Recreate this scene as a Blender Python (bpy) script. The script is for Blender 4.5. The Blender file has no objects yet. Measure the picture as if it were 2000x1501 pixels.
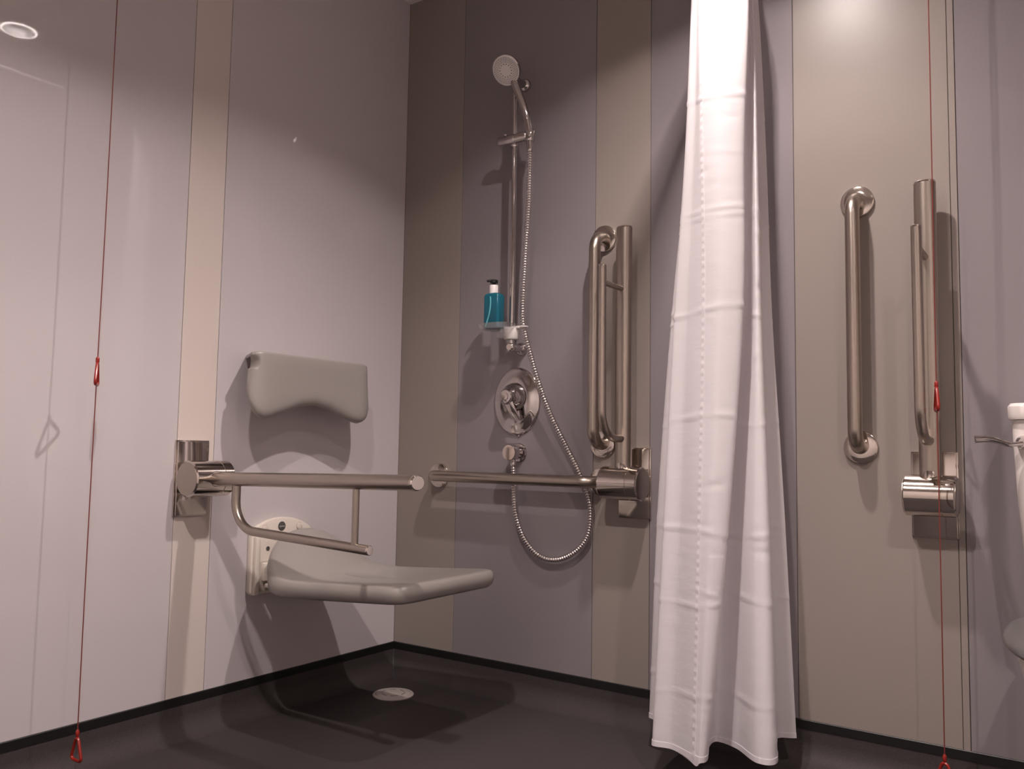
import bpy, bmesh, math, random
from mathutils import Vector, Matrix, Quaternion
random.seed(7)
PI = math.pi
S = bpy.context.scene
COL = S.collection

# ------------------------------------------------------------------ camera
F_PX, YAW, PITCH, ROLL = 1651.5, -0.604743, 0.0766638, 0.016363
CAM = Vector((1.98835, -2.19502, 0.75742))
ZC = 2.35          # ceiling height
RX, RY = 3.0, -2.75  # far side of the room


def make_camera():
    f = Vector((math.cos(PITCH) * math.sin(YAW), math.cos(PITCH) * math.cos(YAW), math.sin(PITCH)))
    r = Vector((math.cos(YAW), -math.sin(YAW), 0))
    u = r.cross(f)
    r2 = r * math.cos(ROLL) + u * math.sin(ROLL)
    u2 = -r * math.sin(ROLL) + u * math.cos(ROLL)
    cd = bpy.data.cameras.new('camera')
    cd.sensor_fit = 'HORIZONTAL'
    cd.sensor_width = 36
    cd.lens = F_PX / 2000 * 36
    cd.clip_start = 0.02
    co = bpy.data.objects.new('camera', cd)
    COL.objects.link(co)
    m = Matrix(((r2.x, u2.x, -f.x, CAM.x), (r2.y, u2.y, -f.y, CAM.y), (r2.z, u2.z, -f.z, CAM.z), (0, 0, 0, 1)))
    co.matrix_world = m
    S.camera = co


make_camera()

# ------------------------------------------------------------------ world, exposure, lamps
W = bpy.data.worlds.new('world')
S.world = W
W.use_nodes = True
W.node_tree.nodes['Background'].inputs[0].default_value = (0.05, 0.045, 0.045, 1)
W.node_tree.nodes['Background'].inputs[1].default_value = 0.3
S.view_settings.view_transform = 'Standard'
S.view_settings.look = 'None'
S.view_settings.gamma = 1
S.view_settings.use_curve_mapping = False
S.view_settings.exposure = 0.14
LAMP_COL = (1.0, 0.878, 0.838)
LAMPS = [  # x, y, ring radiance, label
    (1.335, -0.72, 7600.0, 'ceiling downlight nearest the gathered shower curtain, its ring mirrored in the glossy wall'),
    (1.28, -1.80, 8900.0, 'ceiling downlight over the middle of the room, in line with the support rails'),
    (2.45, -1.75, 6200.0, 'unseen fill downlight added over the toilet side of the room, farthest from the shower'),  # added fill lamp, lights the right wall to brighten the left one
]


# ------------------------------------------------------------------ materials
def mat(name, col, rough=0.5, metal=0.0, spec=0.5, **kw):
    m = bpy.data.materials.new(name)
    m.use_nodes = True
    b = m.node_tree.nodes['Principled BSDF']
    b.inputs['Base Color'].default_value = (*col, 1)
    b.inputs['Roughness'].default_value = rough
    b.inputs['Metallic'].default_value = metal
    b.inputs['Specular IOR Level'].default_value = spec
    for k, v in kw.items():
        b.inputs[k.replace('_', ' ')].default_value = v
    return m


def speckle(m, scale, amount, bump=0.0, detail=4, stretch=None, coord='Object'):
    """fine colour variation (and relief) from noise"""
    nt = m.node_tree
    b = nt.nodes['Principled BSDF']
    col = tuple(b.inputs['Base Color'].default_value)
    tc = nt.nodes.new('ShaderNodeTexCoord')
    n = nt.nodes.new('ShaderNodeTexNoise')
    n.inputs['Scale'].default_value = scale
    n.inputs['Detail'].default_value = detail
    src = tc.outputs[coord]
    if stretch:
        mp = nt.nodes.new('ShaderNodeMapping')
        mp.inputs['Scale'].default_value = stretch
        nt.links.new(src, mp.inputs[0])
        src = mp.outputs[0]
    nt.links.new(src, n.inputs['Vector'])
    mx = nt.nodes.new('ShaderNodeMix')
    mx.data_type = 'RGBA'
    mx.inputs[6].default_value = tuple(c * (1 - amount) for c in col[:3]) + (1,)
    mx.inputs[7].default_value = tuple(min(1, c * (1 + amount)) for c in col[:3]) + (1,)
    nt.links.new(n.outputs['Fac'], mx.inputs[0])
    nt.links.new(mx.outputs[2], b.inputs['Base Color'])
    if bump:
        bp = nt.nodes.new('ShaderNodeBump')
        bp.inputs['Strength'].default_value = bump
        bp.inputs['Distance'].default_value = 0.002
        nt.links.new(n.outputs['Fac'], bp.inputs['Height'])
        nt.links.new(bp.outputs[0], b.inputs['Normal'])
    return m


M = {}
M['lilac'] = speckle(mat('pale_lilac_gloss_panel', (0.535, 0.492, 0.503), 0.03, spec=0.4), 240, 0.03)
M['cream'] = speckle(mat('cream_gloss_panel', (0.62, 0.545, 0.505), 0.06, spec=0.4), 240, 0.03)
M['taupe'] = speckle(mat('taupe_laminate_panel', (0.275, 0.236, 0.214), 0.32, spec=0.35), 300, 0.05, 0.02)
M['plum'] = speckle(mat('plum_grey_laminate_panel', (0.235, 0.209, 0.219), 0.26, spec=0.4), 300, 0.05, 0.02)
M['backing'] = mat('joint_sealant', (0.19, 0.16, 0.15), 0.6)
M['plain'] = speckle(mat('pale_painted_wall', (0.74, 0.68, 0.65), 0.5), 60, 0.03)
M['ceil'] = speckle(mat('white_painted_ceiling', (0.84, 0.79, 0.76), 0.7), 80, 0.03)
M['floor'] = speckle(mat('charcoal_vinyl_floor', (0.054, 0.046, 0.0465), 0.45, spec=0.08), 420, 0.45, 0.08, 3)
M['cap'] = mat('black_capping', (0.006, 0.006, 0.006), 0.45)
M['brushed'] = speckle(mat('brushed_stainless_steel', (0.45, 0.395, 0.345), 0.29, metal=1.0), 500, 0.07, 0.01)
M['polished'] = mat('polished_stainless_steel', (0.66, 0.60, 0.55), 0.09, metal=1.0)
M['chrome'] = mat('chrome', (0.60, 0.56, 0.55), 0.045, metal=1.0)
M['hose'] = mat('chrome_hose', (0.66, 0.62, 0.61), 0.16, metal=1.0)
M['greyplastic'] = speckle(mat('warm_grey_plastic', (0.295, 0.270, 0.252), 0.30, spec=0.5), 500, 0.04, 0.03)
M['whiteplastic'] = mat('ivory_plastic', (0.70, 0.63, 0.56), 0.32)
M['darkgrey'] = mat('dark_grey_badge', (0.085, 0.08, 0.078), 0.45)
M['badgewhite'] = mat('pale_badge_lettering', (0.55, 0.52, 0.5), 0.5)
M['shadowline'] = mat('recess_shade_plastic', (0.45, 0.39, 0.34), 0.5)  # darkened ivory: shade in the bracket recess and round screw caps as colour
M['black'] = mat('black_plastic', (0.01, 0.01, 0.01), 0.35)
M['nozzle'] = mat('grey_rubber_nozzle', (0.12, 0.11, 0.11), 0.6)
M['sprayface'] = mat('pale_spray_face', (0.80, 0.75, 0.73), 0.4)
M['red'] = mat('red_cord', (0.17, 0.03, 0.022), 0.5)
M['redplastic'] = mat('red_plastic_pull', (0.27, 0.016, 0.010), 0.3)
M['ceramic'] = mat('white_ceramic', (0.72, 0.66, 0.63), 0.12)
M['seatgrey'] = mat('grey_toilet_seat', (0.105, 0.098, 0.095), 0.28)
M['drain'] = mat('white_drain_plastic', (0.62, 0.56, 0.53), 0.4)
M['drainslot'] = mat('grey_drain_slot', (0.25, 0.22, 0.21), 0.5)
M['alu'] = mat('white_curtain_rail', (0.7, 0.66, 0.63), 0.35)


def clear_plastic(name, tint, fac, rough=0.05):
    m = bpy.data.materials.new(name)
    m.use_nodes = True
    nt = m.node_tree
    nt.nodes.clear()
    o = nt.nodes.new('ShaderNodeOutputMaterial')
    t = nt.nodes.new('ShaderNodeBsdfTransparent')
    t.inputs[0].default_value = (*tint, 1)
    p = nt.nodes.new('ShaderNodeBsdfPrincipled')
    p.inputs['Base Color'].default_value = (*tint, 1)
    p.inputs['Roughness'].default_value = rough
    x = nt.nodes.new('ShaderNodeMixShader')
    x.inputs[0].default_value = fac
    nt.links.new(t.outputs[0], x.inputs[1])
    nt.links.new(p.outputs[0], x.inputs[2])
    nt.links.new(x.outputs[0], o.inputs[0])
    return m


M['clear'] = clear_plastic('clear_acrylic', (0.86, 0.85, 0.85), 0.22)
M['soap'] = clear_plastic('blue_liquid_soap', (0.022, 0.20, 0.29), 0.55, 0.1)
M['straw'] = mat('pale_blue_dip_tube', (0.12, 0.45, 0.52), 0.4)


def fabric(name):
    m = bpy.data.materials.new(name)
    m.use_nodes = True
    nt = m.node_tree
    p = nt.nodes['Principled BSDF']
    p.inputs['Base Color'].default_value = (0.87, 0.835, 0.85, 1)
    p.inputs['Roughness'].default_value = 0.42
    p.inputs['Specular IOR Level'].default_value = 0.35
    p.inputs['Sheen Weight'].default_value = 0.15
    tr = nt.nodes.new('ShaderNodeBsdfTranslucent')
    tr.inputs[0].default_value = (0.86, 0.81, 0.83, 1)
    x = nt.nodes.new('ShaderNodeMixShader')
    x.inputs[0].default_value = 0.36
    tc = nt.nodes.new('ShaderNodeTexCoord')
    wv = nt.nodes.new('ShaderNodeTexNoise')
    wv.inputs['Scale'].default_value = 14
    wv.inputs['Detail'].default_value = 3
    mp = nt.nodes.new('ShaderNodeMapping')
    mp.inputs['Scale'].default_value = (1, 1, 3.5)
    bp = nt.nodes.new('ShaderNodeBump')
    bp.inputs['Strength'].default_value = 0.10
    bp.inputs['Distance'].default_value = 0.01
    nt.links.new(tc.outputs['Object'], mp.inputs[0])
    nt.links.new(mp.outputs[0], wv.inputs['Vector'])
    nt.links.new(wv.outputs['Fac'], bp.inputs['Height'])
    nt.links.new(bp.outputs[0], p.inputs['Normal'])
    o = nt.nodes['Material Output']
    nt.links.new(p.outputs[0], x.inputs[1])
    nt.links.new(tr.outputs[0], x.inputs[2])
    nt.links.new(x.outputs[0], o.inputs[0])
    return m


M['curtain'] = fabric('white_shower_curtain_cloth')


def emitter(name, col, strength):
    m = bpy.data.materials.new(name)
    m.use_nodes = True
    b = m.node_tree.nodes['Principled BSDF']
    b.inputs['Base Color'].default_value = (*col, 1)
    b.inputs['Emission Color'].default_value = (*col, 1)
    b.inputs['Emission Strength'].default_value = strength
    return m


# ------------------------------------------------------------------ building helpers
def V(*a):
    return Vector(a)


class B:
    """collects geometry in world coordinates; build() links it as one mesh object"""

    def __init__(s):
        s.v = []
        s.f = []

    def add(s, vs, fs):
        o = len(s.v)
        s.v += [Vector(v) for v in vs]
        s.f += [tuple(i + o for i in f) for f in fs]
        return s

    def grid(s, rows, closed_u=False, cap=False):
        """rows: list of equal-length point lists"""
        n = len(rows[0])
        vs = [p for r in rows for p in r]
        fs = []
        for i in range(len(rows) - 1):
            for j in range(n if closed_u else n - 1):
                k = (j + 1) % n
                fs.append((i * n + j, i * n + k, (i + 1) * n + k, (i + 1) * n + j))
        if cap:
            fs.append(tuple(range(n - 1, -1, -1)))
            fs.append(tuple((len(rows) - 1) * n + j for j in range(n)))
        return s.add(vs, fs)

    def tube(s, path, r, seg=16, cap=True, up=None, oval=None):
        """path: points; r: radius or list; oval: (factor along side, factor along up)"""
        path = [Vector(p) for p in path]
        n = len(path)
        rs = r if isinstance(r, (list, tuple)) else [r] * n
        tans = []
        for i in range(n):
            a = path[max(0, i - 1)]
            b = path[min(n - 1, i + 1)]
            tans.append((b - a).normalized())
        u = Vector(up) if up else (V(0, 0, 1) if abs(tans[0].z) < 0.9 else V(1, 0, 0))
        u = (u - tans[0] * u.dot(tans[0])).normalized()
        rows = []
        ov = oval or (1, 1)
        for i in range(n):
            if i:
                q = tans[i - 1].rotation_difference(tans[i])
                u = q @ u
                u = (u - tans[i] * u.dot(tans[i])).normalized()
            w = tans[i].cross(u)
            rows.append([path[i] + (w * math.cos(2 * PI * k / seg) * ov[0] + u * math.sin(2 * PI * k / seg) * ov[1]) * rs[i] for k in range(seg)])
        return s.grid(rows, True, cap)

    def lathe(s, origin, axis, prof, seg=32, cap=True, scale=(1, 1), up=None):
        """prof: (radius, distance along axis) pairs"""
        axis = Vector(axis).normalized()
        u = Vector(up) if up else (V(0, 0, 1) if abs(axis.z) < 0.9 else V(1, 0, 0))
        u = (u - axis * u.dot(axis)).normalized()
        w = axis.cross(u)
        o = Vector(origin)
        rows = [[o + axis * d + (w * math.cos(2 * PI * k / seg) * scale[0] + u * math.sin(2 * PI * k / seg) * scale[1]) * max(r, 1e-5) for k in range(seg)] for r, d in prof]
        return s.grid(rows, True, cap)

    def box(s, lo, hi):
        x0, y0, z0 = lo
        x1, y1, z1 = hi
        return s.add([(x0, y0, z0), (x1, y0, z0), (x1, y1, z0), (x0, y1, z0), (x0, y0, z1), (x1, y0, z1), (x1, y1, z1), (x0, y1, z1)],
                     [(0, 3, 2, 1), (4, 5, 6, 7), (0, 1, 5, 4), (1, 2, 6, 5), (2, 3, 7, 6), (3, 0, 4, 7)])

    def prism(s, outline, direction):
        d = Vector(direction)
        n = len(outline)
        a = [Vector(p) for p in outline]
        return s.grid([a, [p + d for p in a]], True, True)

    def build(s, name, m, parent=None, smooth=40, bevel=0.0, bseg=2, subsurf=0):
        off = parent.matrix_basis.translation.copy() if parent else V(0, 0, 0)
        p = parent
        while p and p.parent:
            p = p.parent
            off += p.matrix_basis.translation
        me = bpy.data.meshes.new(name)
        me.from_pydata([tuple(v - off) for v in s.v], [], s.f)
        bm = bmesh.new()
        bm.from_mesh(me)
        bmesh.ops.recalc_face_normals(bm, faces=bm.faces)
        if bevel:
            es = [e for e in bm.edges if len(e.link_faces) == 2 and e.calc_face_angle(0) > math.radians(40)]
            bmesh.ops.bevel(bm, geom=es, offset=bevel, segments=bseg, profile=0.5, affect='EDGES', clamp_overlap=True)
        bm.to_mesh(me)
        bm.free()
        if smooth:
            me.polygons.foreach_set('use_smooth', [True] * len(me.polygons))
            try:
                me.set_sharp_from_angle(angle=math.radians(smooth))
            except Exception:
                pass
        me.materials.append(M[m] if isinstance(m, str) else m)
        o = bpy.data.objects.new(name, me)
        COL.objects.link(o)
        if parent:
            o.parent = parent
        if subsurf:
            md = o.modifiers.new('sub', 'SUBSURF')
            md.levels = md.render_levels = subsurf
        return o


def thing(name, label, cat, loc, group=None):
    o = bpy.data.objects.new(name, None)
    o.empty_display_size = 0.05
    COL.objects.link(o)
    o.location = loc
    o['label'] = label
    o['category'] = cat
    if group:
        o['group'] = group
    return o


def fillet(pts, r, n=8):
    """round the inner corners of a polyline"""
    pts = [Vector(p) for p in pts]
    out = [pts[0]]
    for i in range(1, len(pts) - 1):
        a, b, c = pts[i - 1], pts[i], pts[i + 1]
        d1 = (a - b).normalized()
        d2 = (c - b).normalized()
        ang = d1.angle(d2)
        t = r / math.tan(ang / 2)
        p1 = b + d1 * t
        cen = b + (d1 + d2).normalized() * (r / math.sin(ang / 2))
        v1 = p1 - cen
        v2 = b + d2 * t - cen
        tot = v1.angle(v2)
        ax = v1.cross(v2).normalized()
        for k in range(n + 1):
            out.append(cen + Quaternion(ax, tot * k / n) @ v1)
    out.append(pts[-1])
    return out


def catmull(pts, n):
    pts = [Vector(p) for p in pts]
    P = [2 * pts[0] - pts[1]] + pts + [2 * pts[-1] - pts[-2]]
    out = []
    for i in range(1, len(P) - 2):
        for k in range(n):
            t = k / n
            a, b, c, d = P[i - 1], P[i], P[i + 1], P[i + 2]
            out.append(0.5 * ((2 * b) + (c - a) * t + (2 * a - 5 * b + 4 * c - d) * t * t + (-a + 3 * b - 3 * c + d) * t ** 3))
    out.append(pts[-1])
    return out


def lerp(a, b, t):
    return a + (b - a) * t


def interp(x, xs, ys):
    if x <= xs[0]:
        return ys[0]
    for i in range(len(xs) - 1):
        if x <= xs[i + 1]:
            return lerp(ys[i], ys[i + 1], (x - xs[i]) / (xs[i + 1] - xs[i]))
    return ys[-1]


def struct(o):
    o['kind'] = 'structure'
    return o


# ------------------------------------------------------------------ the room
def room():
    struct(B().box((-0.1, RY - 0.1, -0.1), (RX + 0.1, 0.1, 0.0)).build('floor', 'floor', smooth=0))
    struct(B().box((-0.1, RY - 0.1, ZC), (RX + 0.1, 0.1, ZC + 0.1)).build('ceiling', 'ceil', smooth=0))
    wl = struct(B().box((-0.10, RY, 0.0), (-0.004, 0.0, ZC)).build('wall_left', 'backing', smooth=0))
    wb = struct(B().box((-0.10, 0.004, 0.0), (RX, 0.10, ZC)).build('wall_back', 'backing', smooth=0))
    struct(B().box((RX, RY, 0.0), (RX + 0.10, 0.1, ZC)).build('wall_right', 'plain', smooth=0))
    struct(B().box((-0.1, RY - 0.1, 0.0), (RX + 0.1, RY, ZC)).build('wall_front', 'plain', smooth=0))
    g = 0.0008
    lab = {'lilac': 'pale lilac grey gloss panel', 'cream': 'cream gloss strip panel', 'taupe': 'taupe panel', 'plum': 'plum grey panel'}
    for y0, y1, m in [(-0.747, 0.0, 'lilac'), (-0.861, -0.747, 'cream'), (-1.86, -0.861, 'lilac'), (RY, -1.86, 'lilac')]:
        p = B().box((-0.004, y0 + g, 0.10), (0.0, y1 - g, ZC)).build('panel', m, wl, smooth=0, bevel=0.0008, bseg=1)
        p['label'] = lab[m]
    for x0, x1, m in [(0.0, 0.254, 'taupe'), (0.254, 0.766, 'plum'), (0.766, 0.948, 'taupe'), (0.948, 1.357, 'plum'),
                      (1.357, 1.722, 'taupe'), (1.737, RX, 'plum')]:
        p = B().box((x0 + g, 0.0, 0.10), (x1 - g, 0.004, ZC)).build('panel', m, wb, smooth=0, bevel=0.0008, bseg=1)
        p['label'] = lab[m]
    B().box((1.7225, -0.002, 0.10), (1.7365, 0.004, ZC)).build('joint_strip', 'taupe', wb, smooth=0, bevel=0.001)
    # corner bead of sealant
    struct(B().lathe((0.0, 0.0, 0.10), (0, 0, 1), [(0.0025, 0), (0.0025, ZC - 0.10)], 8).build('trim_1', 'backing'))
    # coved vinyl skirting with a black capping along its top edge
    R, H, T = 0.055, 0.092, 0.003
    prof = [(T, H)] + [(T + R - R * math.cos(a), 0.0002 + R - R * math.sin(a)) for a in [i * PI / 2 / 20 for i in range(21)]] + [(T + R, -0.004), (0, -0.004), (0, H)]
    bl = B().grid([[V(d, -d, z) for d, z in prof], [V(d, RY, z) for d, z in prof]], True, True).build('baseboard_left', 'floor')
    bb = B().grid([[V(d, -d, z) for d, z in prof], [V(RX, -d, z) for d, z in prof]], True, True).build('baseboard_back', 'floor')
    struct(bl)
    struct(bb)
    cp = [(0.0, 0.080), (0.0045, 0.080), (0.0045, 0.1005), (0.003, 0.102), (0.0, 0.102)]
    B().grid([[V(d, -d, z) for d, z in cp], [V(d, RY, z) for d, z in cp]], True, True).build('capping_strip', 'cap', bl, smooth=0)
    B().grid([[V(d, -d, z) for d, z in cp], [V(RX, -d, z) for d, z in cp]], True, True).build('capping_strip', 'cap', bb, smooth=0)
    # weld bead on the mitre of the cove
    B().tube([V(T, -T, H)] + [V(d, -d, z) for d, z in prof[1:22]], 0.0014, 6).build('weld_bead', mat('grey_weld_bead', (0.06, 0.06, 0.065), 0.4), bb)


room()


# ------------------------------------------------------------------ lamps
def ceiling_light(x, y, power, label):
    """downlight: trim, short collar that cuts off the glare, bright ring-shaped lens"""
    t = thing('ceiling_light', label, 'light', (x, y, ZC), 'ceiling downlights')
    D, Rc = 0.038, 0.056
    B().lathe((x, y, ZC), (0, 0, -1), [(0.066, 0), (0.066, 0.006), (Rc + 0.004, D), (Rc, D), (Rc, 0.0)], 40, False).build('collar', 'black', t)
    B().lathe((x, y, ZC - 0.0004), (0, 0, -1), [(Rc - 0.001, 0), (Rc - 0.002, 0.001), (0.001, 0.001)], 40, False).build('reflector', 'black', t)
    B().lathe((x, y, ZC - 0.002), (0, 0, -1), [(0.0135, 0.0), (0.014, 0.002), (0.022, 0.002), (0.0225, 0.0)], 40, False).build('ring_lens', emitter('lamp_ring', LAMP_COL, power), t)
    B().lathe((x, y, ZC - D), (0, 0, -1), [(Rc + 0.0045, -0.003), (Rc + 0.005, 0.0), (Rc + 0.002, 0.0015), (Rc - 0.001, 0.0005)], 40, False).build('glow_rim', emitter('rim_glow', LAMP_COL, power * 0.004), t)  # collar rim given its own glow, standing in for lamp light caught there


for a in LAMPS:
    ceiling_light(*a)


# ------------------------------------------------------------------ shower curtain and its rail
def curtain():
    xr, zr = 1.235, 2.10
    t = thing('curtain_rail', 'white shower curtain rail hung below the ceiling, running out from the back wall', 'curtain rail', (xr, -0.2, zr))
    B().tube([(xr, 0.0, zr), (xr, -0.6, zr), (xr, -1.25, zr)], 0.0125, 12).build('pole', 'alu', t)
    B().lathe((xr, 0.0, zr), (0, -1, 0), [(0.03, 0), (0.03, 0.008), (0.016, 0.02)], 20).build('wall_flange', 'alu', t)
    B().lathe((xr, -1.25, zr), (0, -1, 0), [(0.015, -0.004), (0.016, 0.004), (0.010, 0.009)], 16).build('end_cap', 'alu', t)
    B().tube([(xr, -1.2, zr + 0.01), (xr, -1.2, ZC)], 0.006, 8).build('ceiling_support', 'alu', t)

    CUR = [
        [(1.187, -0.1), (1.186, -0.1), (1.171, -0.1), (1.156, -0.1), (1.142, -0.1)],
        [(1.125, -0.12), (1.107, -0.124), (1.072, -0.131), (1.037, -0.139), (1.02, -0.15)],
        [(1.189, -0.16), (1.191, -0.166), (1.173, -0.174), (1.15, -0.186), (1.143, -0.2)],
        [(1.174, -0.24), (1.162, -0.254), (1.143, -0.272), (1.128, -0.298), (1.114, -0.33)],
        [(1.197, -0.26), (1.194, -0.271), (1.185, -0.286), (1.176, -0.309), (1.166, -0.335)],
        [(1.211, -0.275), (1.221, -0.289), (1.232, -0.308), (1.233, -0.337), (1.233, -0.37)],
        [(1.267, -0.275), (1.274, -0.29), (1.282, -0.31), (1.27, -0.34), (1.251, -0.375)],
        [(1.319, -0.24), (1.312, -0.257), (1.316, -0.278), (1.294, -0.311), (1.256, -0.35)],
        [(1.298, -0.2), (1.294, -0.211), (1.292, -0.225), (1.26, -0.246), (1.228, -0.27)],
        [(1.294, -0.175), (1.291, -0.182), (1.285, -0.191), (1.242, -0.204), (1.229, -0.22)],
        [(1.296, -0.16), (1.301, -0.172), (1.299, -0.188), (1.278, -0.212), (1.285, -0.24)],
        [(1.309, -0.175), (1.319, -0.194), (1.327, -0.219), (1.336, -0.256), (1.353, -0.3)],
        [(1.306, -0.15), (1.319, -0.168), (1.333, -0.192), (1.359, -0.228), (1.386, -0.27)],
        [(1.278, -0.09), (1.285, -0.095), (1.296, -0.1), (1.308, -0.11), (1.337, -0.12)],
        [(1.292, -0.07), (1.309, -0.072), (1.321, -0.074), (1.349, -0.076), (1.374, -0.08)],
    ]
    ZL = [1.90, 1.50, 1.113, 0.615, 0.075]
    NU, NZ = 12, 330
    # vertical smooth interpolation of every key column, then a smooth curve through the keys of each row
    cols = []
    for key in CUR:
        top = (lerp(key[0][0], xr, 0.25), key[0][1] * 1.05)
        pts = [V(top[0], top[1], 2.065)] + [V(p[0], p[1], z) for p, z in zip(key, ZL)]
        cols.append(catmull(pts, 30))
    nrow = len(cols[0])

    def column_at(c, z):
        for i in range(nrow - 1):
            if c[i].z >= z >= c[i + 1].z:
                return c[i].lerp(c[i + 1], (c[i].z - z) / max(1e-9, c[i].z - c[i + 1].z))
        return c[-1].copy() if z < c[-1].z else c[0].copy()

    rnd = random.Random(3)
    creases = [(z + rnd.uniform(-0.008, 0.008), rnd.uniform(0.7, 1.2)) for z in (1.63, 1.345, 1.325, 1.10, 0.835, 0.56, 0.41, 0.20)]
    small = []
    for k in range(46):
        small.append((rnd.uniform(0.12, 1.75), rnd.uniform(0.05, 0.95), rnd.uniform(0.02, 0.07), rnd.uniform(0.004, 0.012), rnd.uniform(-0.5, 0.5), rnd.uniform(-0.0022, 0.0022)))
    rows = []
    total = (len(CUR) - 1) * NU
    for i in range(NZ + 1):
        z = lerp(2.065, 0.078, i / NZ)
        row = catmull([column_at(c, z) for c in cols], NU)
        out = []
        for j, p in enumerate(row):
            a = row[max(0, j - 1)]
            b = row[min(total, j + 1)]
            nrm = (b - a).cross(V(0, 0, 1)).normalized()
            s = j / total
            d = 0.0
            for cz, amp in creases:
                q = (z - cz - 0.010 * math.sin(9 * s + cz * 20)) / 0.0055
                if abs(q) < 4:
                    m = 0.35 + 0.65 * math.sin(23 * s + cz * 31) ** 2
                    d += amp * m * (0.0016 * math.exp(-q * q) + 0.0016 * q * math.exp(-q * q * 0.6))
            for cz, cs, w, h, sl, amp in small:
                ds = (s - cs) / w
                if abs(ds) < 2.5:
                    q = (z - cz - sl * (s - cs) * 0.25) / h
                    if abs(q) < 3:
                        d += amp * math.exp(-ds * ds - q * q)
            d += 0.0012 * math.sin(60 * s + 2.3 * z) * max(0, 1 - abs(z - 0.9) / 1.2)
            zz = z
            if i == NZ:
                zz = z - 0.010 * math.exp(-((s - 0.37) / 0.03) ** 2)
            out.append(V(p.x, p.y, zz) + nrm * d)
        rows.append(out)
    c = thing('shower_curtain', 'long white shower curtain gathered in deep folds in front of the back wall', 'curtain', (1.24, -0.2, 0.08))
    B().grid(rows).build('cloth', 'curtain', c, smooth=180)

    def strip(i0, i1, j0, j1, off, name):
        """a stitched hem: a second layer a little proud of the cloth on both sides"""
        rr = []
        for i in range(i0, i1 + 1):
            front, back = [], []
            for j in range(j0, j1 + 1):
                a = rows[i][max(0, j - 1)]
                b = rows[i][min(total, j + 1)]
                nn = (b - a).cross(V(0, 0, 1)).normalized()
                wob = 0.0009 * math.sin(i * 1.9) if name == 'side_hem' else 0
                front.append(rows[i][j] + nn * (off + wob))
                back.append(rows[i][j] - nn * off)
            rr.append(front + back[::-1])
        B().grid(rr, True, True).build(name, 'curtain', c, smooth=60)

    jd = 5 * NU
    strip(0, NZ, jd - 1, jd + 1, 0.0016, 'side_hem')
    strip(NZ - 2, NZ, 0, total, 0.0012, 'bottom_hem')
    for k in range(7):
        j = int((k + 0.5) / 7 * total)
        p = rows[0][j]
        y = -0.07 - 0.035 * k
        path = [V(xr + 0.017 * math.cos(a), y, zr + 0.0 + 0.019 * math.sin(a)) for a in [PI * (1.4 - 1.75 * i / 12) for i in range(13)]] + [V(p.x, p.y, p.z + 0.004), V(p.x, p.y, p.z - 0.012)]
        B().tube(path, 0.0018, 6).build('hook', 'polished', c)


# ------------------------------------------------------------------ rails
def grab_rail(name, label, a, b, n, standoff=0.062, rad=0.0172):
    """bent tube between two round wall flanges"""
    a, b, n = Vector(a), Vector(b), Vector(n)
    t = thing(name, label, 'grab rail', a, 'fixed steel grab rails')
    pth = fillet([a + n * 0.004, a + n * standoff, b + n * standoff, b + n * 0.004], 0.044, 10)
    B().tube(pth, rad, 24).build('rail', 'brushed', t)
    for c in (a, b):
        B().lathe(c, n, [(0.040, 0.0), (0.0405, 0.005), (0.039, 0.009), (0.036, 0.0105), (0.020, 0.0115)], 40).build('wall_flange', 'polished', t)
    return t


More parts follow.
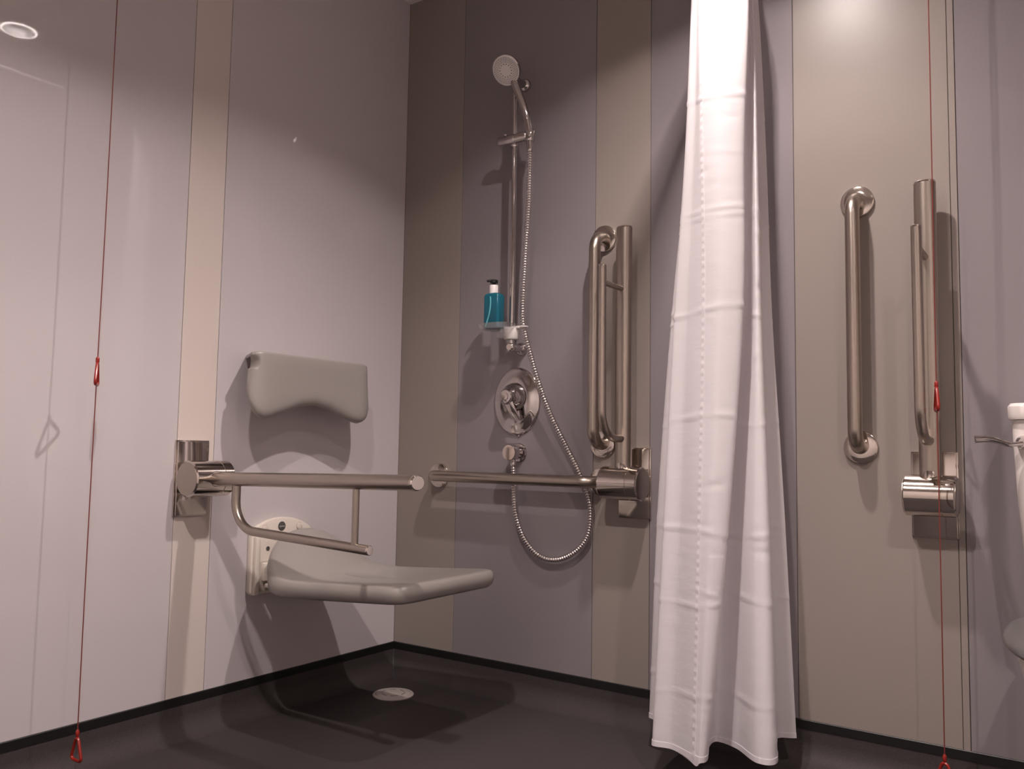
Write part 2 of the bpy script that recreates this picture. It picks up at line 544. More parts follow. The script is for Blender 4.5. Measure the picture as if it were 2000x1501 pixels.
def fold_rail(label, origin, tdir, n, up, c0, c1, folded, tilt=0.0, drop=0.0):
    """hinged support arm: wall plate, hinge barrel, flattened main arm, thin lower loop with a strut"""
    o, td, n = Vector(origin), Vector(tdir), Vector(n)
    z = V(0, 0, 1)
    t = thing('hinged_support_rail', label, 'support rail', o, 'hinged steel support rails')
    P = lambda a, b, c: o + td * a + n * b + z * c
    # wall plate
    pl = B()
    k = 0.0505
    ol = [P(-k, 0, -0.1), P(k, 0, -0.1), P(k, 0, 0.1), P(-k, 0, 0.1)]
    pl.prism(ol, n * 0.006)
    pl.build('wall_plate', 'polished', t, bevel=0.0015)
    cv = B().prism([P(-0.047, 0.006, -0.097), P(0.047, 0.006, -0.097), P(0.047, 0.006, 0.097), P(-0.047, 0.006, 0.097)], n * 0.006)
    cv.build('cover_plate', 'polished', t, bevel=0.002)
    for s in (-1, 1):
        br = B().prism([P(-0.03, 0.010, -0.036), P(0.03, 0.010, -0.036), P(0.03, 0.010, 0.036), P(-0.03, 0.010, 0.036)], n * 0.03) if s > 0 else None
        if br:
            br.build('hinge_block', 'polished', t, bevel=0.003)
    H = 0.060  # hinge axis distance from wall
    R = 0.047
    br = B().lathe(P(c0, H, 0), td, [(R - 0.0035, 0), (R, 0.003), (R, (c1 - c0) * 0.72), (R - 0.0012, (c1 - c0) * 0.72 + 0.0008), (R - 0.0012, (c1 - c0) * 0.72 + 0.0022), (R, (c1 - c0) * 0.72 + 0.003), (R, c1 - c0 - 0.003), (R - 0.0035, c1 - c0)], 48)
    br.build('hinge_barrel', 'polished', t, smooth=30)
    disc_end = c0 if abs(c0) < abs(c1) else c1
    for e, sg in ((c0, -1), (c1, 1)):
        B().lathe(P(e, H, 0), td * sg, [(R - 0.004, -0.001), (R - 0.004, 0.0008), (R - 0.006, 0.0014)], 40).build('end_cap', 'brushed', t)
    cm = 0.5 * (c0 + c1)
    if folded:
        D, L = z, n
    else:
        D, L = n, -z
    D = (D - L * tilt).normalized()
    Q = lambda d, l: P(cm, H, 0) + D * d + L * l
    # neck collar and main arm (oval: wide across, thin along L)
    B().tube([Q(0.040, 0), Q(0.052, 0), Q(0.060, 0)], [0.021, 0.0195, 0.0165], 28, oval=(1.0, 1.0), up=L).build('neck', 'polished', t)
    E = 0.726
    B().tube([Q(0.045, 0), Q(0.075, 0), Q(E - 0.001, 0), Q(E, 0)], [0.0175, 0.0178, 0.0178, 0.0165], 32, up=L, oval=(1.35, 0.98)).build('arm', 'brushed', t, smooth=30)
    B().tube([Q(E - 0.001, 0), Q(E + 0.003, 0), Q(E + 0.005, 0)], [0.0172, 0.0172, 0.0150], 32, up=L, oval=(1.35, 0.98)).build('end_cap', 'polished', t, smooth=30)
    pth = fillet([Q(0.125, 0.012), Q(0.125, 0.124), Q(0.592, 0.129 + drop)], 0.075, 14)
    B().tube(pth, 0.0112, 18).build('lower_tube', 'brushed', t)
    e = pth[-1]
    B().tube([e - D * 0.001, e + D * 0.003, e + D * 0.0042], [0.0112, 0.0112, 0.0098], 18).build('tube_cap', 'polished', t, smooth=30)
    B().tube([Q(0.548, 0.012), Q(0.548, 0.124 + drop * 0.9)], 0.0080, 14).build('strut', 'brushed', t)
    return t


# ------------------------------------------------------------------ shower seat, back rest
def shower_seat():
    cy = -0.515
    t = thing('fold_down_shower_seat', 'grey moulded fold-down shower seat on an ivory wall bracket', 'shower seat', (0.0, cy, 0.335))
    # bracket plate with an arched top
    ol = []
    hw, z0, z1, z2 = 0.109, 0.335, 0.515, 0.549
    ol += [(-hw + 0.008, z0), (hw - 0.008, z0), (hw, z0 + 0.008)]
    for i in range(21):
        u = 1 - 2 * i / 20
        ol.append((hw * u, z1 + (z2 - z1) * (1 - abs(u) ** 2.2)))
    ol.append((-hw, z0 + 0.008))
    br = B().prism([V(0.0, cy + a, z) for a, z in ol], (0.020, 0, 0)).build('wall_bracket', 'whiteplastic', t, bevel=0.004)
    # raised side cheeks and the stepped hinge housing
    for s in (-1, 1):
        B().prism([V(0.018, cy + s * 0.105, 0.337), V(0.018, cy + s * 0.087, 0.337), V(0.018, cy + s * 0.089, 0.49), V(0.018, cy + s * 0.103, 0.50)], (0.016, 0, 0)).build('cheek', 'whiteplastic', br, bevel=0.003)
    B().prism([V(0.018, cy - 0.084, 0.345), V(0.018, cy + 0.084, 0.345), V(0.018, cy + 0.084, 0.43), V(0.018, cy - 0.084, 0.43)], (0.010, 0, 0)).build('hinge_housing', 'shadowline', br, bevel=0.003)
    B().prism([V(0.018, cy - 0.078, 0.375), V(0.018, cy + 0.078, 0.375), V(0.018, cy + 0.078, 0.425), V(0.018, cy - 0.078, 0.425)], (0.022, 0, 0)).build('hinge_block', 'whiteplastic', br, bevel=0.003)
    for s in (-0.064, 0.062):
        B().lathe((0.0195, cy + s, 0.520), (1, 0, 0), [(0.010, 0), (0.010, 0.0035), (0.008, 0.0042)], 24).build('screw_cap', 'whiteplastic', br)
        B().lathe((0.0195, cy + s, 0.520), (1, 0, 0), [(0.0114, 0), (0.0114, 0.0010), (0.0100, 0.0010)], 24, False).build('cap_shade_ring', 'shadowline', br)  # ring in darkened ivory paints the shade round the cap
    for s in (-0.052, 0.052):
        B().lathe((0.0195, cy + s, 0.463), (1, 0, 0), [(0.0062, 0), (0.0062, 0.002), (0.003, 0.002), (0.003, 0.001)], 20).build('screw', 'darkgrey', br)
    bd = B().lathe((0.0195, cy - 0.004, 0.5235), (1, 0, 0), [(0.0135, 0), (0.0135, 0.0012), (0.0125, 0.0016)], 32).build('badge', 'darkgrey', br)
    # lettering on the badge
    cu = bpy.data.curves.new('badge_lettering', 'FONT')
    cu.body = 'nymas'
    cu.size = 0.0078
    cu.align_x = 'CENTER'
    cu.align_y = 'CENTER'
    cu.extrude = 0.0002
    tmp = bpy.data.objects.new('tmp', cu)
    me = bpy.data.meshes.new_from_object(tmp)
    bpy.data.objects.remove(tmp)
    me.name = 'badge_lettering'
    # text plane xy -> (world y, z), facing +x
    rot = Matrix(((0, 0, 1), (1, 0, 0), (0, 1, 0))).to_4x4()
    me.transform(Matrix.Translation(V(0.0214, cy - 0.004, 0.5235) - V(0.0, cy, 0.335)) @ rot)
    me.materials.append(M['badgewhite'])
    lo = bpy.data.objects.new('badge_lettering', me)
    COL.objects.link(lo)
    lo.parent = br

    # seat pan: closed loops from the underside round the edge and over the top
    cs = -0.500
    x0, x1, hw = 0.078, 0.655, 0.203

    def loop(ins, n=96):
        """rounded rectangle inset by ins; wide radii at the back, tight at the front"""
        xa, xb, h = x0 + ins, x1 - ins, hw - ins
        rb = max(0.165 - ins, 0.012)
        rf = max(0.055 - ins, 0.010)
        pts = []
        cor = [(xb - rf, h - rf, rf, 0), (xa + rb, h - rb, rb, 1), (xa + rb, -h + rb, rb, 2), (xb - rf, -h + rf, rf, 3)]
        for cx, cyy, r, q in cor:
            for k in range(13):
                a = q * PI / 2 + k / 12 * PI / 2
                pts.append((cx + r * math.cos(a), cyy + r * math.sin(a)))
        # even resampling of the straight runs
        out = []
        m = len(pts)
        for i in range(m):
            a, b = pts[i], pts[(i + 1) % m]
            L = math.hypot(b[0] - a[0], b[1] - a[1])
            k = 10 if (i % 13 == 12) else 1
            for j in range(k):
                out.append((lerp(a[0], b[0], j / k), lerp(a[1], b[1], j / k)))
        return out

    def ztop(x, y):
        base = 0.409 + 0.068 * (x - 0.25)
        u = min(1, abs(y) / 0.205)
        arch = max(0.0, 1 - u ** 2.2)
        lip = 0.122 * math.exp(-max(0, x - 0.09) ** 2 / 0.115 ** 2) * arch
        dish = -0.010 * max(0, 1 - u ** 2) * max(0, min(1, (x - 0.16) / 0.12)) * max(0, min(1, (0.66 - x) / 0.2))
        return base + lip + dish

    TH = 0.047
    lay = [(0.060, -TH + 0.004), (0.030, -TH), (0.014, -TH + 0.002), (0.005, -TH + 0.009), (0.001, -0.026), (0.0, -0.018), (0.003, -0.008), (0.009, -0.002), (0.018, 0.0005), (0.030, 0.0), (0.05, 0), (0.075, 0), (0.10, 0), (0.13, 0), (0.16, 0), (0.18, 0), (0.188, 0)]
    rows = []
    for ins, dz in lay:
        row = []
        for x, y in loop(ins):
            zb = 0.409 + 0.068 * (x - 0.25)
            zt = ztop(x, y)
            if dz <= -TH + 0.01:
                zz = zb + dz + (zt - zb) * 0.35
            else:
                zz = zt + dz
            row.append(V(x, cs + y, zz))
        rows.append(row)
    B().grid(rows, True, True).build('seat_pan', 'greyplastic', t, smooth=70)
    # hinge arm under the pan
    for s in (-0.06, 0.06):
        B().box((0.035, cy + s - 0.012, 0.356), (0.30, cy + s + 0.012, 0.368)).build('support_arm', 'whiteplastic', t, bevel=0.003)


def back_rest():
    cy = -0.499
    t = thing('shower_back_rest', 'grey moulded back rest with arched lower edge fixed above the shower seat', 'back rest', (0.0, cy, 0.83))
    N = 64
    ss = [0, .25, .5, .68, .79, .87, .93, .97, .99, 1.0]
    zb = [.876, .867, .846, .833, .829, .832, .841, .856, .872, .900]
    rows = []
    XF = 0.125
    for i in range(N + 1):
        s = -1 + 2 * i / N
        s = math.sin(s * PI / 2) * 0.55 + s * 0.45
        a = abs(s)
        z0 = interp(a, ss, zb)
        zt = 1.013 - (0.012 * max(0, (a - 0.955) / 0.045) ** 2)
        xf = XF - (0.0 if a < 0.80 else 0.028 * (1 - math.sqrt(max(0, 1 - ((a - 0.80) / 0.2) ** 2)))) + 0.004 * a * a
        bulge = 0.006 * math.exp(-((a - 0.75) / 0.16) ** 2)
        th = 0.034
        sec = [(-th, z0 + 0.020), (-th * 0.75, z0 + 0.006), (-th * 0.42, z0), (-0.010 + bulge, z0 + 0.004), (-0.003 + bulge, z0 + 0.012), (bulge, z0 + 0.026)]
        for k in range(1, 6):
            u = k / 6
            sec.append((bulge * (1 - u), lerp(z0 + 0.026, zt - 0.008, u)))
        sec += [(-0.0005, zt - 0.006), (-0.0015, zt - 0.002), (-0.004, zt), (-0.010, zt), (-th, zt - 0.001)]
        for k in range(1, 5):
            sec.append((-th, lerp(zt - 0.001, z0 + 0.020, k / 5)))
        row = []
        for dx, z in sec:
            w = interp(z, [0.83, 0.88, 0.96, 1.01], [0.231, 0.232, 0.2245, 0.2225])
            ramp = max(0.0, (a - 0.55) / 0.45)
            row.append(V(xf + dx, cy + s * (w - 1.15 * max(0.0, -dx) * ramp), z))
        rows.append(row)
    body = B().grid(rows, True, True).build('pad', 'greyplastic', t, smooth=60)
    # rounded notch below the top lip at the end
    cut = B().lathe((-0.05, cy - 0.222, 0.983), (1, 0, 0), [(0.0185, 0), (0.0185, 0.3)], 32).build('cutter', 'greyplastic', t)
    md = body.modifiers.new('notch', 'BOOLEAN')
    md.operation = 'DIFFERENCE'
    md.object = cut
    md.solver = 'EXACT'
    bpy.context.view_layer.update()
    dg = bpy.context.evaluated_depsgraph_get()
    me = bpy.data.meshes.new_from_object(body.evaluated_get(dg))
    body.modifiers.clear()
    if len(me.polygons) > 200:
        body.data = me
    bpy.data.objects.remove(cut)
    # top lip reaching back to the wall, and the fixing block behind
    lip = [(0.0, -0.152), (0.004, -0.158), (0.10, -0.214), (0.10, 0.205), (0.004, 0.158), (0.0, 0.152)]
    B().prism([V(x, cy + y, 1.002) for x, y in lip], (0, 0, 0.0105)).build('top_lip', 'greyplastic', t, bevel=0.003)
    B().box((0.0, cy - 0.10, 0.905), (0.098, cy + 0.10, 0.985)).build('fixing_block', 'greyplastic', t, bevel=0.006)


# ------------------------------------------------------------------ shower set
def shower():
    X = 0.508
    RYd = -0.060
    # riser rail
    t = thing('shower_riser_rail', 'chrome shower riser rail with slider holding the hand shower', 'shower rail', (X, 0, 1.06))
    B().tube([(X, RYd, 1.060), (X, RYd, 1.945)], 0.0085, 20).build('rail', 'chrome', t)
    for z in (1.926, 1.072):
        b = B().lathe((X, 0, z), (0, -1, 0), [(0.020, 0), (0.021, 0.006), (0.018, 0.014), (0.012, 0.018), (0.010, 0.050), (0.013, 0.054), (0.013, 0.070), (0.010, 0.073)], 28).build('wall_bracket', 'chrome', t)
    s = B().lathe((0.462, -0.080, 1.724), (1, 0, 0), [(0.0125, 0), (0.0145, 0.003), (0.0145, 0.062), (0.0135, 0.063), (0.0135, 0.065), (0.0148, 0.066), (0.0148, 0.106), (0.012, 0.109)], 28).build('slider', 'chrome', t)
    B().lathe((X, RYd, 1.706), (0, 0, 1), [(0.012, 0), (0.0135, 0.004), (0.0135, 0.034), (0.012, 0.038)], 24).build('slider_collar', 'chrome', s)
    B().lathe((0.488, -0.082, 1.737), (0, 0, 1), [(0.006, 0), (0.006, 0.006), (0.004, 0.008)], 16).build('release_button', 'chrome', s)
    B().lathe((0.5775, -0.081, 1.704), (0.05, 0.1, 1), [(0.0125, 0), (0.0145, 0.004), (0.0150, 0.034), (0.013, 0.038)], 24).build('holder_cup', 'chrome', s)

    # hand shower
    hs = thing('hand_shower', 'round chrome hand shower with pale spray face held on the riser rail', 'shower head', (0.578, -0.08, 1.69))
    hc = V(0.519, -0.125, 1.929)
    n = V(0.10, -0.80, -0.59).normalized()
    pth = catmull([(0.5785, -0.0795, 1.685), (0.577, -0.082, 1.725), (0.572, -0.088, 1.775), (0.558, -0.094, 1.825), (0.541, -0.096, 1.868), (0.528, -0.098, 1.902), (0.519, -0.104, 1.934)], 6)
    m = len(pth)
    B().tube(pth, [lerp(0.0095, 0.0125, min(1, 2 * i / m)) if i < m * 0.5 else lerp(0.0125, 0.015, (i - m * .5) / (m * .5)) for i in range(m)], 20).build('handle', 'chrome', hs)
    up = (V(0.12, 0, 1) - n * n.dot(V(0.12, 0, 1))).normalized()
    B().lathe(hc, n, [(0.012, -0.026), (0.028, -0.022), (0.041, -0.012), (0.0465, -0.003), (0.0475, 0.002), (0.0465, 0.006), (0.0435, 0.007)], 48).build('head', 'chrome', hs)
    fc = B().lathe(hc, n, [(0.0440, 0.0060), (0.0440, 0.0078), (0.030, 0.0088), (0.001, 0.009)], 48).build('spray_face', 'sprayface', hs)
    w = n.cross(up)
    nz = B()
    for rr, cnt, ph, sz in [(0.0195, 14, 0.0, 0.0017), (0.0255, 28, 0.1, 0.0012), (0.030, 34, 0.0, 0.0012), (0.0345, 40, 0.07, 0.0012), (0.0390, 46, 0.0, 0.0012)]:
        for k in range(cnt):
            a = 2 * PI * k / cnt + ph
            nz.lathe(hc + n * 0.0084 + (w * math.cos(a) + up * math.sin(a)) * rr, n, [(sz, -0.001), (sz, 0.0012), (sz * .6, 0.0016)], 6)
    o = nz.build('nozzles', 'nozzle', fc, smooth=0)
    o['kind'] = 'stuff'

    # hose
    raw = [(0.5785, -0.079, 1.688), (0.5785, -0.078, 1.640), (0.5760, -0.076, 1.517), (0.564, -0.072, 1.357), (0.553, -0.067, 1.197), (0.556, -0.064, 1.132), (0.577, -0.058, 1.051), (0.606, -0.050, 0.956), (0.644, -0.042, 0.862), (0.694, -0.036, 0.771), (0.735, -0.030, 0.697), (0.766, -0.026, 0.625), (0.773, -0.024, 0.566), (0.762, -0.024, 0.507), (0.720, -0.024, 0.460), (0.657, -0.024, 0.433), (0.596, -0.026, 0.442), (0.543, -0.028, 0.491), (0.512, -0.029, 0.566), (0.506, -0.031, 0.644), (0.505, -0.033, 0.690), (0.505, -0.034, 0.712)]
    dense = catmull(raw, 40)
    L = [0.0]
    for i in range(1, len(dense)):
        L.append(L[-1] + (dense[i] - dense[i - 1]).length)
    pitch = 0.0080
    turns = int(L[-1] / pitch)
    per = 4
    path, rad = [], []
    j = 0
    for k in range(turns * per + 1):
        d = L[-1] * k / (turns * per)
        while j < len(L) - 2 and L[j + 1] < d:
            j += 1
        path.append(dense[j].lerp(dense[j + 1], (d - L[j]) / max(1e-9, L[j + 1] - L[j])))
        rad.append([0.0060, 0.0082, 0.0087, 0.0082][k % per])
    h = thing('shower_hose', 'ribbed chrome shower hose looping from the hand shower to the wall outlet', 'hose', (0.51, -0.045, 0.43))
    B().tube(path, rad, 12).build('hose', 'hose', h, smooth=60)
    B().lathe((0.5785, -0.079, 1.672), (0, 0, 1), [(0.008, 0), (0.0095, 0.003), (0.0095, 0.020), (0.008, 0.024)], 18).build('end_nut', 'chrome', h)

    # soap tray on the rail
    tr = thing('soap_tray', 'clear plastic soap tray clipped low on the riser rail', 'soap tray', (X, RYd, 1.10))
    B().lathe((X, RYd, 1.096), (0, 0, 1), [(0.022, 0), (0.024, 0.003), (0.0265, 0.034), (0.025, 0.037)], 28).build('clamp', 'alu', tr)
    TX, TY = 0.478, -0.098

    def oval(hx, hy, z, n=36):
        return [V(TX + hx * (abs(math.cos(a)) ** 0.7) * (1 if math.cos(a) > 0 else -1), TY + hy * (abs(math.sin(a)) ** 0.7) * (1 if math.sin(a) > 0 else -1), z) for a in [2 * PI * k / n for k in range(n)]]
    B().grid([oval(0.044, 0.032, 1.123), oval(0.050, 0.038, 1.125), oval(0.060, 0.045, 1.141), oval(0.0585, 0.0435, 1.141), oval(0.048, 0.036, 1.127), oval(0.020, 0.014, 1.126)], True, True).build('dish', 'clear', tr)
    B().box((0.470, -0.096, 1.098), (0.500, -0.066, 1.123)).build('dish_support', 'clear', tr, bevel=0.003)
    B().box((0.515, -0.072, 1.128), (0.547, -0.062, 1.136)).build('retainer_arm', 'alu', tr, bevel=0.002)
    B().tube([V(0.5575 + 0.0115 * math.cos(a), -0.0655 + 0.0115 * math.sin(a), 1.132) for a in [PI * (0.6 - 1.9 * k / 16 + 0.75) for k in range(17)]], 0.0022, 8).build('hose_ring', 'alu', tr)

    # soap bottle
    bx, by, bz = 0.467, -0.098, 1.1275
    bo = thing('soap_bottle', 'blue pump bottle of liquid soap standing in the clear tray', 'soap bottle', (bx, by, bz))
    bw, bd = 0.0285, 0.019

    def rr(hx, hy, z, r=0.008, n=6):
        pts = []
        for cx, cyy, q in ((hx - r, hy - r, 0), (-hx + r, hy - r, 1), (-hx + r, -hy + r, 2), (hx - r, -hy + r, 3)):
            for k in range(n + 1):
                a = (q + k / n) * PI / 2
                pts.append(V(bx + cx + r * math.cos(a), by + cyy + r * math.sin(a), z))
        return pts
    B().grid([rr(bw - .003, bd - .003, bz), rr(bw, bd, bz + 0.004), rr(bw, bd, bz + 0.100), rr(bw - .002, bd - .002, bz + 0.106), rr(bw - .008, bd - .006, bz + 0.110)], True, True).build('bottle', 'soap', bo)
    B().lathe((bx - 0.002, by, bz + 0.110), (0, 0, 1), [(0.0135, 0), (0.0135, 0.024), (0.0125, 0.026)], 24).build('collar', 'sprayface', bo)
    pu = B().lathe((bx - 0.002, by, bz + 0.136), (0, 0, 1), [(0.0065, 0), (0.0065, 0.006), (0.0125, 0.007), (0.0125, 0.015), (0.010, 0.017)], 20).build('pump_head', 'black', bo)
    B().tube([(bx - 0.002, by - 0.002, bz + 0.148), (bx - 0.010, by - 0.012, bz + 0.150), (bx - 0.014, by - 0.019, bz + 0.1475)], [0.005, 0.0045, 0.004], 10).build('spout', 'black', pu)
    B().tube(catmull([(bx, by - 0.0205, bz + 0.098), (bx + 0.001, by - 0.0205, bz + 0.075), (bx - 0.003, by - 0.0205, bz + 0.045), (bx - 0.012, by - 0.0205, bz + 0.018), (bx - 0.018, by - 0.0205, bz + 0.006)], 5), 0.0022, 8).build('dip_tube', 'straw', bo)

    # mixer valve
    vx, vz = 0.4935, 0.908
    v = thing('shower_mixer_valve', 'oval chrome shower mixer valve with lever below the riser rail', 'mixer valve', (vx, 0, vz))
    B().lathe((vx, 0, vz), (0, -1, 0), [(1.0 * .107, 0), (.107, 0.003), (.104, 0.006), (.098, 0.008), (.085, 0.011), (.078, 0.0145), (.068, 0.0175), (.045, 0.020), (.002, 0.021)], 64, scale=(0.81, 1.0)).build('face_plate', 'chrome', v)
    B().lathe((vx, -0.018, vz + 0.012), (0, -1, 0), [(0.046, 0), (0.044, 0.010), (0.039, 0.020), (0.032, 0.029), (0.027, 0.037), (0.0245, 0.046), (0.020, 0.051), (0.001, 0.053)], 40).build('hub', 'chrome', v)
    # lever blade
    p0 = V(vx + 0.002, -0.060, vz + 0.004)
    ln = []
    for k in range(13):
        u = k / 12
        ln.append(p0 + V(0.026 * u, 0.024 * u - 0.004 * math.sin(u * PI), -0.066 * u))
    B().tube(ln, [lerp(0.0125, 0.0085, u / 12) for u in range(13)], 18, up=(0, -1, 0), oval=(1.35, 0.5)).build('lever', 'chrome', v)
    B().lathe((vx, -0.071, vz + 0.012), (0, -1, 0), [(0.012, -0.001), (0.012, 0.001), (0.009, 0.0018)], 24).build('index_cap', 'polished', v)
    B().lathe((vx + 0.01, -0.004, vz - 0.106), (0, 0, -1), [(0.003, 0), (0.003, 0.003), (0.001, 0.004)], 10).build('grub_screw', 'chrome', v)

    # wall outlet elbow
    e = thing('hose_wall_outlet', 'small round chrome hose outlet on the wall under the mixer valve', 'hose outlet', (0.503, 0, 0.748))
    ex, ez = 0.503, 0.748
    B().lathe((ex, 0, ez), (0, -1, 0), [(0.029, 0), (0.0295, 0.004), (0.027, 0.007), (0.018, 0.0085)], 36).build('wall_flange', 'chrome', e)
    B().lathe((ex, -0.008, ez), (0, -1, 0), [(0.0165, 0), (0.0165, 0.018), (0.0235, 0.022), (0.0245, 0.026), (0.0245, 0.048), (0.023, 0.051)], 36).build('body', 'chrome', e)
    B().lathe((0.505, -0.034, 0.704), (0, 0, 1), [(0.008, 0), (0.0095, 0.002), (0.0095, 0.016), (0.008, 0.018), (0.008, 0.03)], 20).build('spout', 'chrome', e)


# ------------------------------------------------------------------ floor drain, pull cords
def drain():
    x, y = 0.186, -0.202
    t = thing('floor_drain', 'round white floor drain cover near the corner', 'drain', (x, y, 0))
    B().lathe((x, y, -0.001), (0, 0, 1), [(0.062, 0), (0.063, 0.004), (0.060, 0.0065), (0.054, 0.0065), (0.053, 0.004)], 48, False).build('rim', 'drain', t)
    B().lathe((x, y, 0.0), (0, 0, 1), [(0.0525, 0), (0.0525, 0.005), (0.050, 0.0066), (0.001, 0.0075)], 48).build('cover', 'drain', t)
    for k in range(6):
        a = k * PI / 3 + 0.3
        c = V(x + 0.034 * math.cos(a), y + 0.034 * math.sin(a), 0.0068)
        d = V(-math.sin(a), math.cos(a), 0)
        B().tube([c - d * 0.011, c + d * 0.011], 0.0014, 6).build('slot', 'drainslot', t)


def pull_cord(label, x, y, zb, hz, ang, turn):
    t = thing('emergency_pull_cord', label, 'pull cord', (x, y, zb), 'red emergency pull cords')
    B().lathe((x, y, ZC), (0, 0, -1), [(0.042, 0), (0.042, 0.012), (0.034, 0.024), (0.006, 0.028)], 28).build('ceiling_switch', 'alu', t)
    pts = [(x, y, ZC - 0.026), (x + 0.001, y, 1.7), (x, y + 0.001, 1.2), (x, y, hz), (x + 0.0006, y - 0.001, 0.5), (x, y, zb)]
    B().tube(catmull(pts, 6), 0.0013, 6).build('cord', 'red', t)

    def bangle(top, h, w, a, name):
        d = V(math.cos(a), math.sin(a), 0)
        c = V(x, y, top)
        tri = [c, c + d * (w / 2) - V(0, 0, h), c - d * (w / 2) - V(0, 0, h)]
        mids = [(tri[i] + tri[(i + 1) % 3]) / 2 for i in range(3)]
        ring = fillet([mids[0], tri[1], mids[1], tri[2], mids[2], tri[0], mids[0]], 0.006, 5) if False else None
        path = []
        for i in (1, 2, 0):
            seg = fillet([mids[i - 1], tri[i], mids[i]], 0.007, 5)
            path += seg[:-1]
        path.append(path[0])
        B().tube(path, 0.0034, 8, cap=False).build(name, 'redplastic', t)
        B().lathe(c - V(0, 0, 0.010), (0, 0, 1), [(0.0025, 0), (0.0042, 0.004), (0.0042, 0.012), (0.002, 0.016)], 10).build('knot', 'redplastic', t)
    bangle(hz, 0.058, 0.058, ang, 'pull_handle')
    bangle(zb, 0.060, 0.046, ang + turn, 'pull_handle')


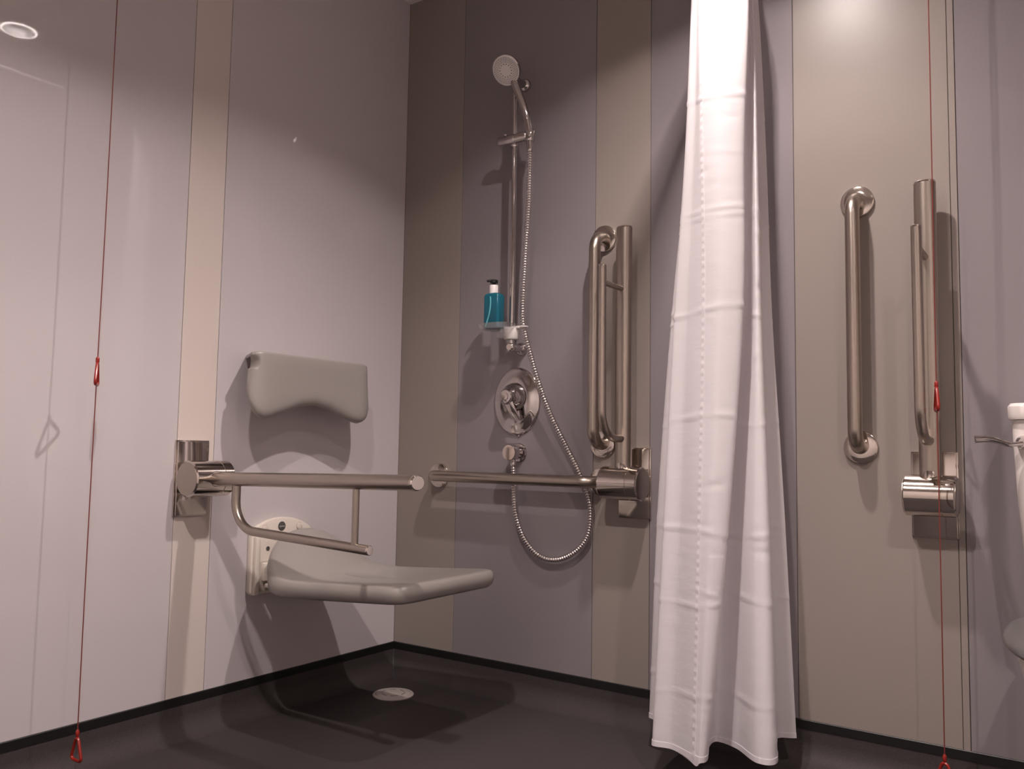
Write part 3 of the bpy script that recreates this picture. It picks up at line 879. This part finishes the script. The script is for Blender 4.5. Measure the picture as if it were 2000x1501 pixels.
# ------------------------------------------------------------------ toilet
def toilet():
    cx = 2.032
    t = thing('toilet', 'white close-coupled toilet with grey seat at the edge of the picture', 'toilet', (cx, 0, 0))

    def rr(hx, y0, y1, z, r=0.03, n=6):
        pts = []
        for px, py, q in ((cx + hx - r, y1 - r, 0), (cx - hx + r, y1 - r, 1), (cx - hx + r, y0 + r, 2), (cx + hx - r, y0 + r, 3)):
            for k in range(n + 1):
                a = (q + k / n) * PI / 2
                pts.append(V(px + r * math.cos(a), py + r * math.sin(a), z))
        return pts
    ci = B().grid([rr(0.150, -0.165, -0.012, 0.455), rr(0.168, -0.180, -0.012, 0.50), rr(0.180, -0.190, -0.012, 0.66), rr(0.186, -0.195, -0.012, 0.80), rr(0.186, -0.195, -0.012, 0.834)], True, True).build('cistern', 'ceramic', t)
    B().grid([rr(0.191, -0.203, -0.008, 0.835), rr(0.193, -0.205, -0.008, 0.840), rr(0.193, -0.205, -0.008, 0.862), rr(0.189, -0.200, -0.012, 0.8685), rr(0.175, -0.188, -0.022, 0.870)], True, True).build('cistern_lid', 'ceramic', t)
    lv = B().lathe((cx - 0.165, -0.190, 0.788), (0, -1, 0), [(0.014, 0), (0.014, 0.010), (0.010, 0.020), (0.008, 0.026)], 20).build('flush_pivot', 'chrome', t)
    pth = catmull([(cx - 0.165, -0.214, 0.786), (cx - 0.188, -0.217, 0.784), (cx - 0.205, -0.220, 0.790), (cx - 0.225, -0.224, 0.795), (cx - 0.248, -0.228, 0.794)], 5)
    B().tube(pth, [lerp(0.0085, 0.0150, i / (len(pth) - 1)) for i in range(len(pth))], 14, up=(0, 0, 1), oval=(1.3, 0.55)).build('flush_lever', 'chrome', lv)

    def egg(hw, yb, yf, z, p=2.3, n=48):
        """plan outline: squarish at the back, round at the front"""
        pts = []
        ym = lerp(yb, yf, 0.42)
        for k in range(n):
            a = 2 * PI * k / n
            c, s = math.cos(a), math.sin(a)
            e = 2 / (3.6 if s > 0 else 2.1)
            x = hw * (abs(c) ** e) * (1 if c > 0 else -1)
            y = (abs(s) ** e) * ((yb - ym) if s > 0 else (ym - yf)) * (1 if s > 0 else -1)
            pts.append(V(cx + x, ym + y, z))
        return pts
    B().grid([egg(0.125, -0.06, -0.50, 0.0), egg(0.122, -0.06, -0.50, 0.02), egg(0.110, -0.05, -0.48, 0.12), egg(0.118, -0.04, -0.52, 0.22), egg(0.150, -0.03, -0.60, 0.32), egg(0.176, -0.03, -0.665, 0.385), egg(0.180, -0.03, -0.68, 0.412), egg(0.176, -0.035, -0.675, 0.418), egg(0.12, -0.25, -0.62, 0.418), egg(0.10, -0.27, -0.58, 0.34), egg(0.05, -0.33, -0.50, 0.26)], True, True).build('bowl', 'ceramic', t, smooth=60)
    ri = B().grid([egg(0.120, -0.27, -0.625, 0.434), egg(0.188, -0.21, -0.690, 0.434), egg(0.192, -0.206, -0.696, 0.440), egg(0.190, -0.208, -0.693, 0.449), egg(0.183, -0.215, -0.686, 0.4535), egg(0.128, -0.265, -0.632, 0.4535), egg(0.120, -0.27, -0.625, 0.448), egg(0.120, -0.27, -0.625, 0.434)], True, False).build('seat_ring', 'seatgrey', t, smooth=50)
    for sx in (-1, 1):
        for yy in (-0.30, -0.60):
            B().lathe((cx + sx * (0.155 if yy > -0.5 else 0.135), yy, 0.4165), (0, 0, 1), [(0.010, 0), (0.010, 0.018)], 12).build('seat_buffer', 'ceramic', ri)
        B().lathe((cx + sx * 0.07, -0.200, 0.418), (0, 0, 1), [(0.016, 0), (0.016, 0.030), (0.012, 0.034)], 16).build('seat_hinge', 'polished', t)


# ------------------------------------------------------------------ place everything
ZR = 0.668
shower_seat()
back_rest()
fold_rail('steel support rail folded down beside the shower seat on the pale wall', (0, -0.8175, ZR), (0, 1, 0), (1, 0, 0), True, -0.0515, 0.0665, False, 0.020, 0.022)
fold_rail('steel support rail folded upright between shower and white curtain', (0.904, 0, ZR), (1, 0, 0), (0, -1, 0), True, -0.070, 0.0515, True)
fold_rail('steel support rail folded upright next to the toilet', (1.6755, 0, ZR), (1, 0, 0), (0, -1, 0), True, -0.0535, 0.0535, True)
grab_rail('grab_rail', 'horizontal brushed steel grab rail crossing below the shower valve', (0.187, 0, ZR), (0.797, 0, ZR), (0, -1, 0))
grab_rail('grab_rail', 'vertical brushed steel grab rail beside the shower hose, behind a folded support rail', (0.800, 0, 0.777), (0.800, 0, 1.387), (0, -1, 0))
grab_rail('grab_rail', 'vertical brushed steel grab rail standing alone between curtain and toilet', (1.514, 0, 0.777), (1.514, 0, 1.387), (0, -1, 0))
shower()
curtain()
toilet()
drain()
pull_cord('red emergency pull cord hanging in front of the pale glossy wall', 0.118, -1.153, 0.120, 0.947, -0.62, 0.6)
pull_cord('red emergency pull cord hanging beside the toilet over a folded support rail', 1.706, -0.165, 0.128, 0.915, -1.30, 1.0)
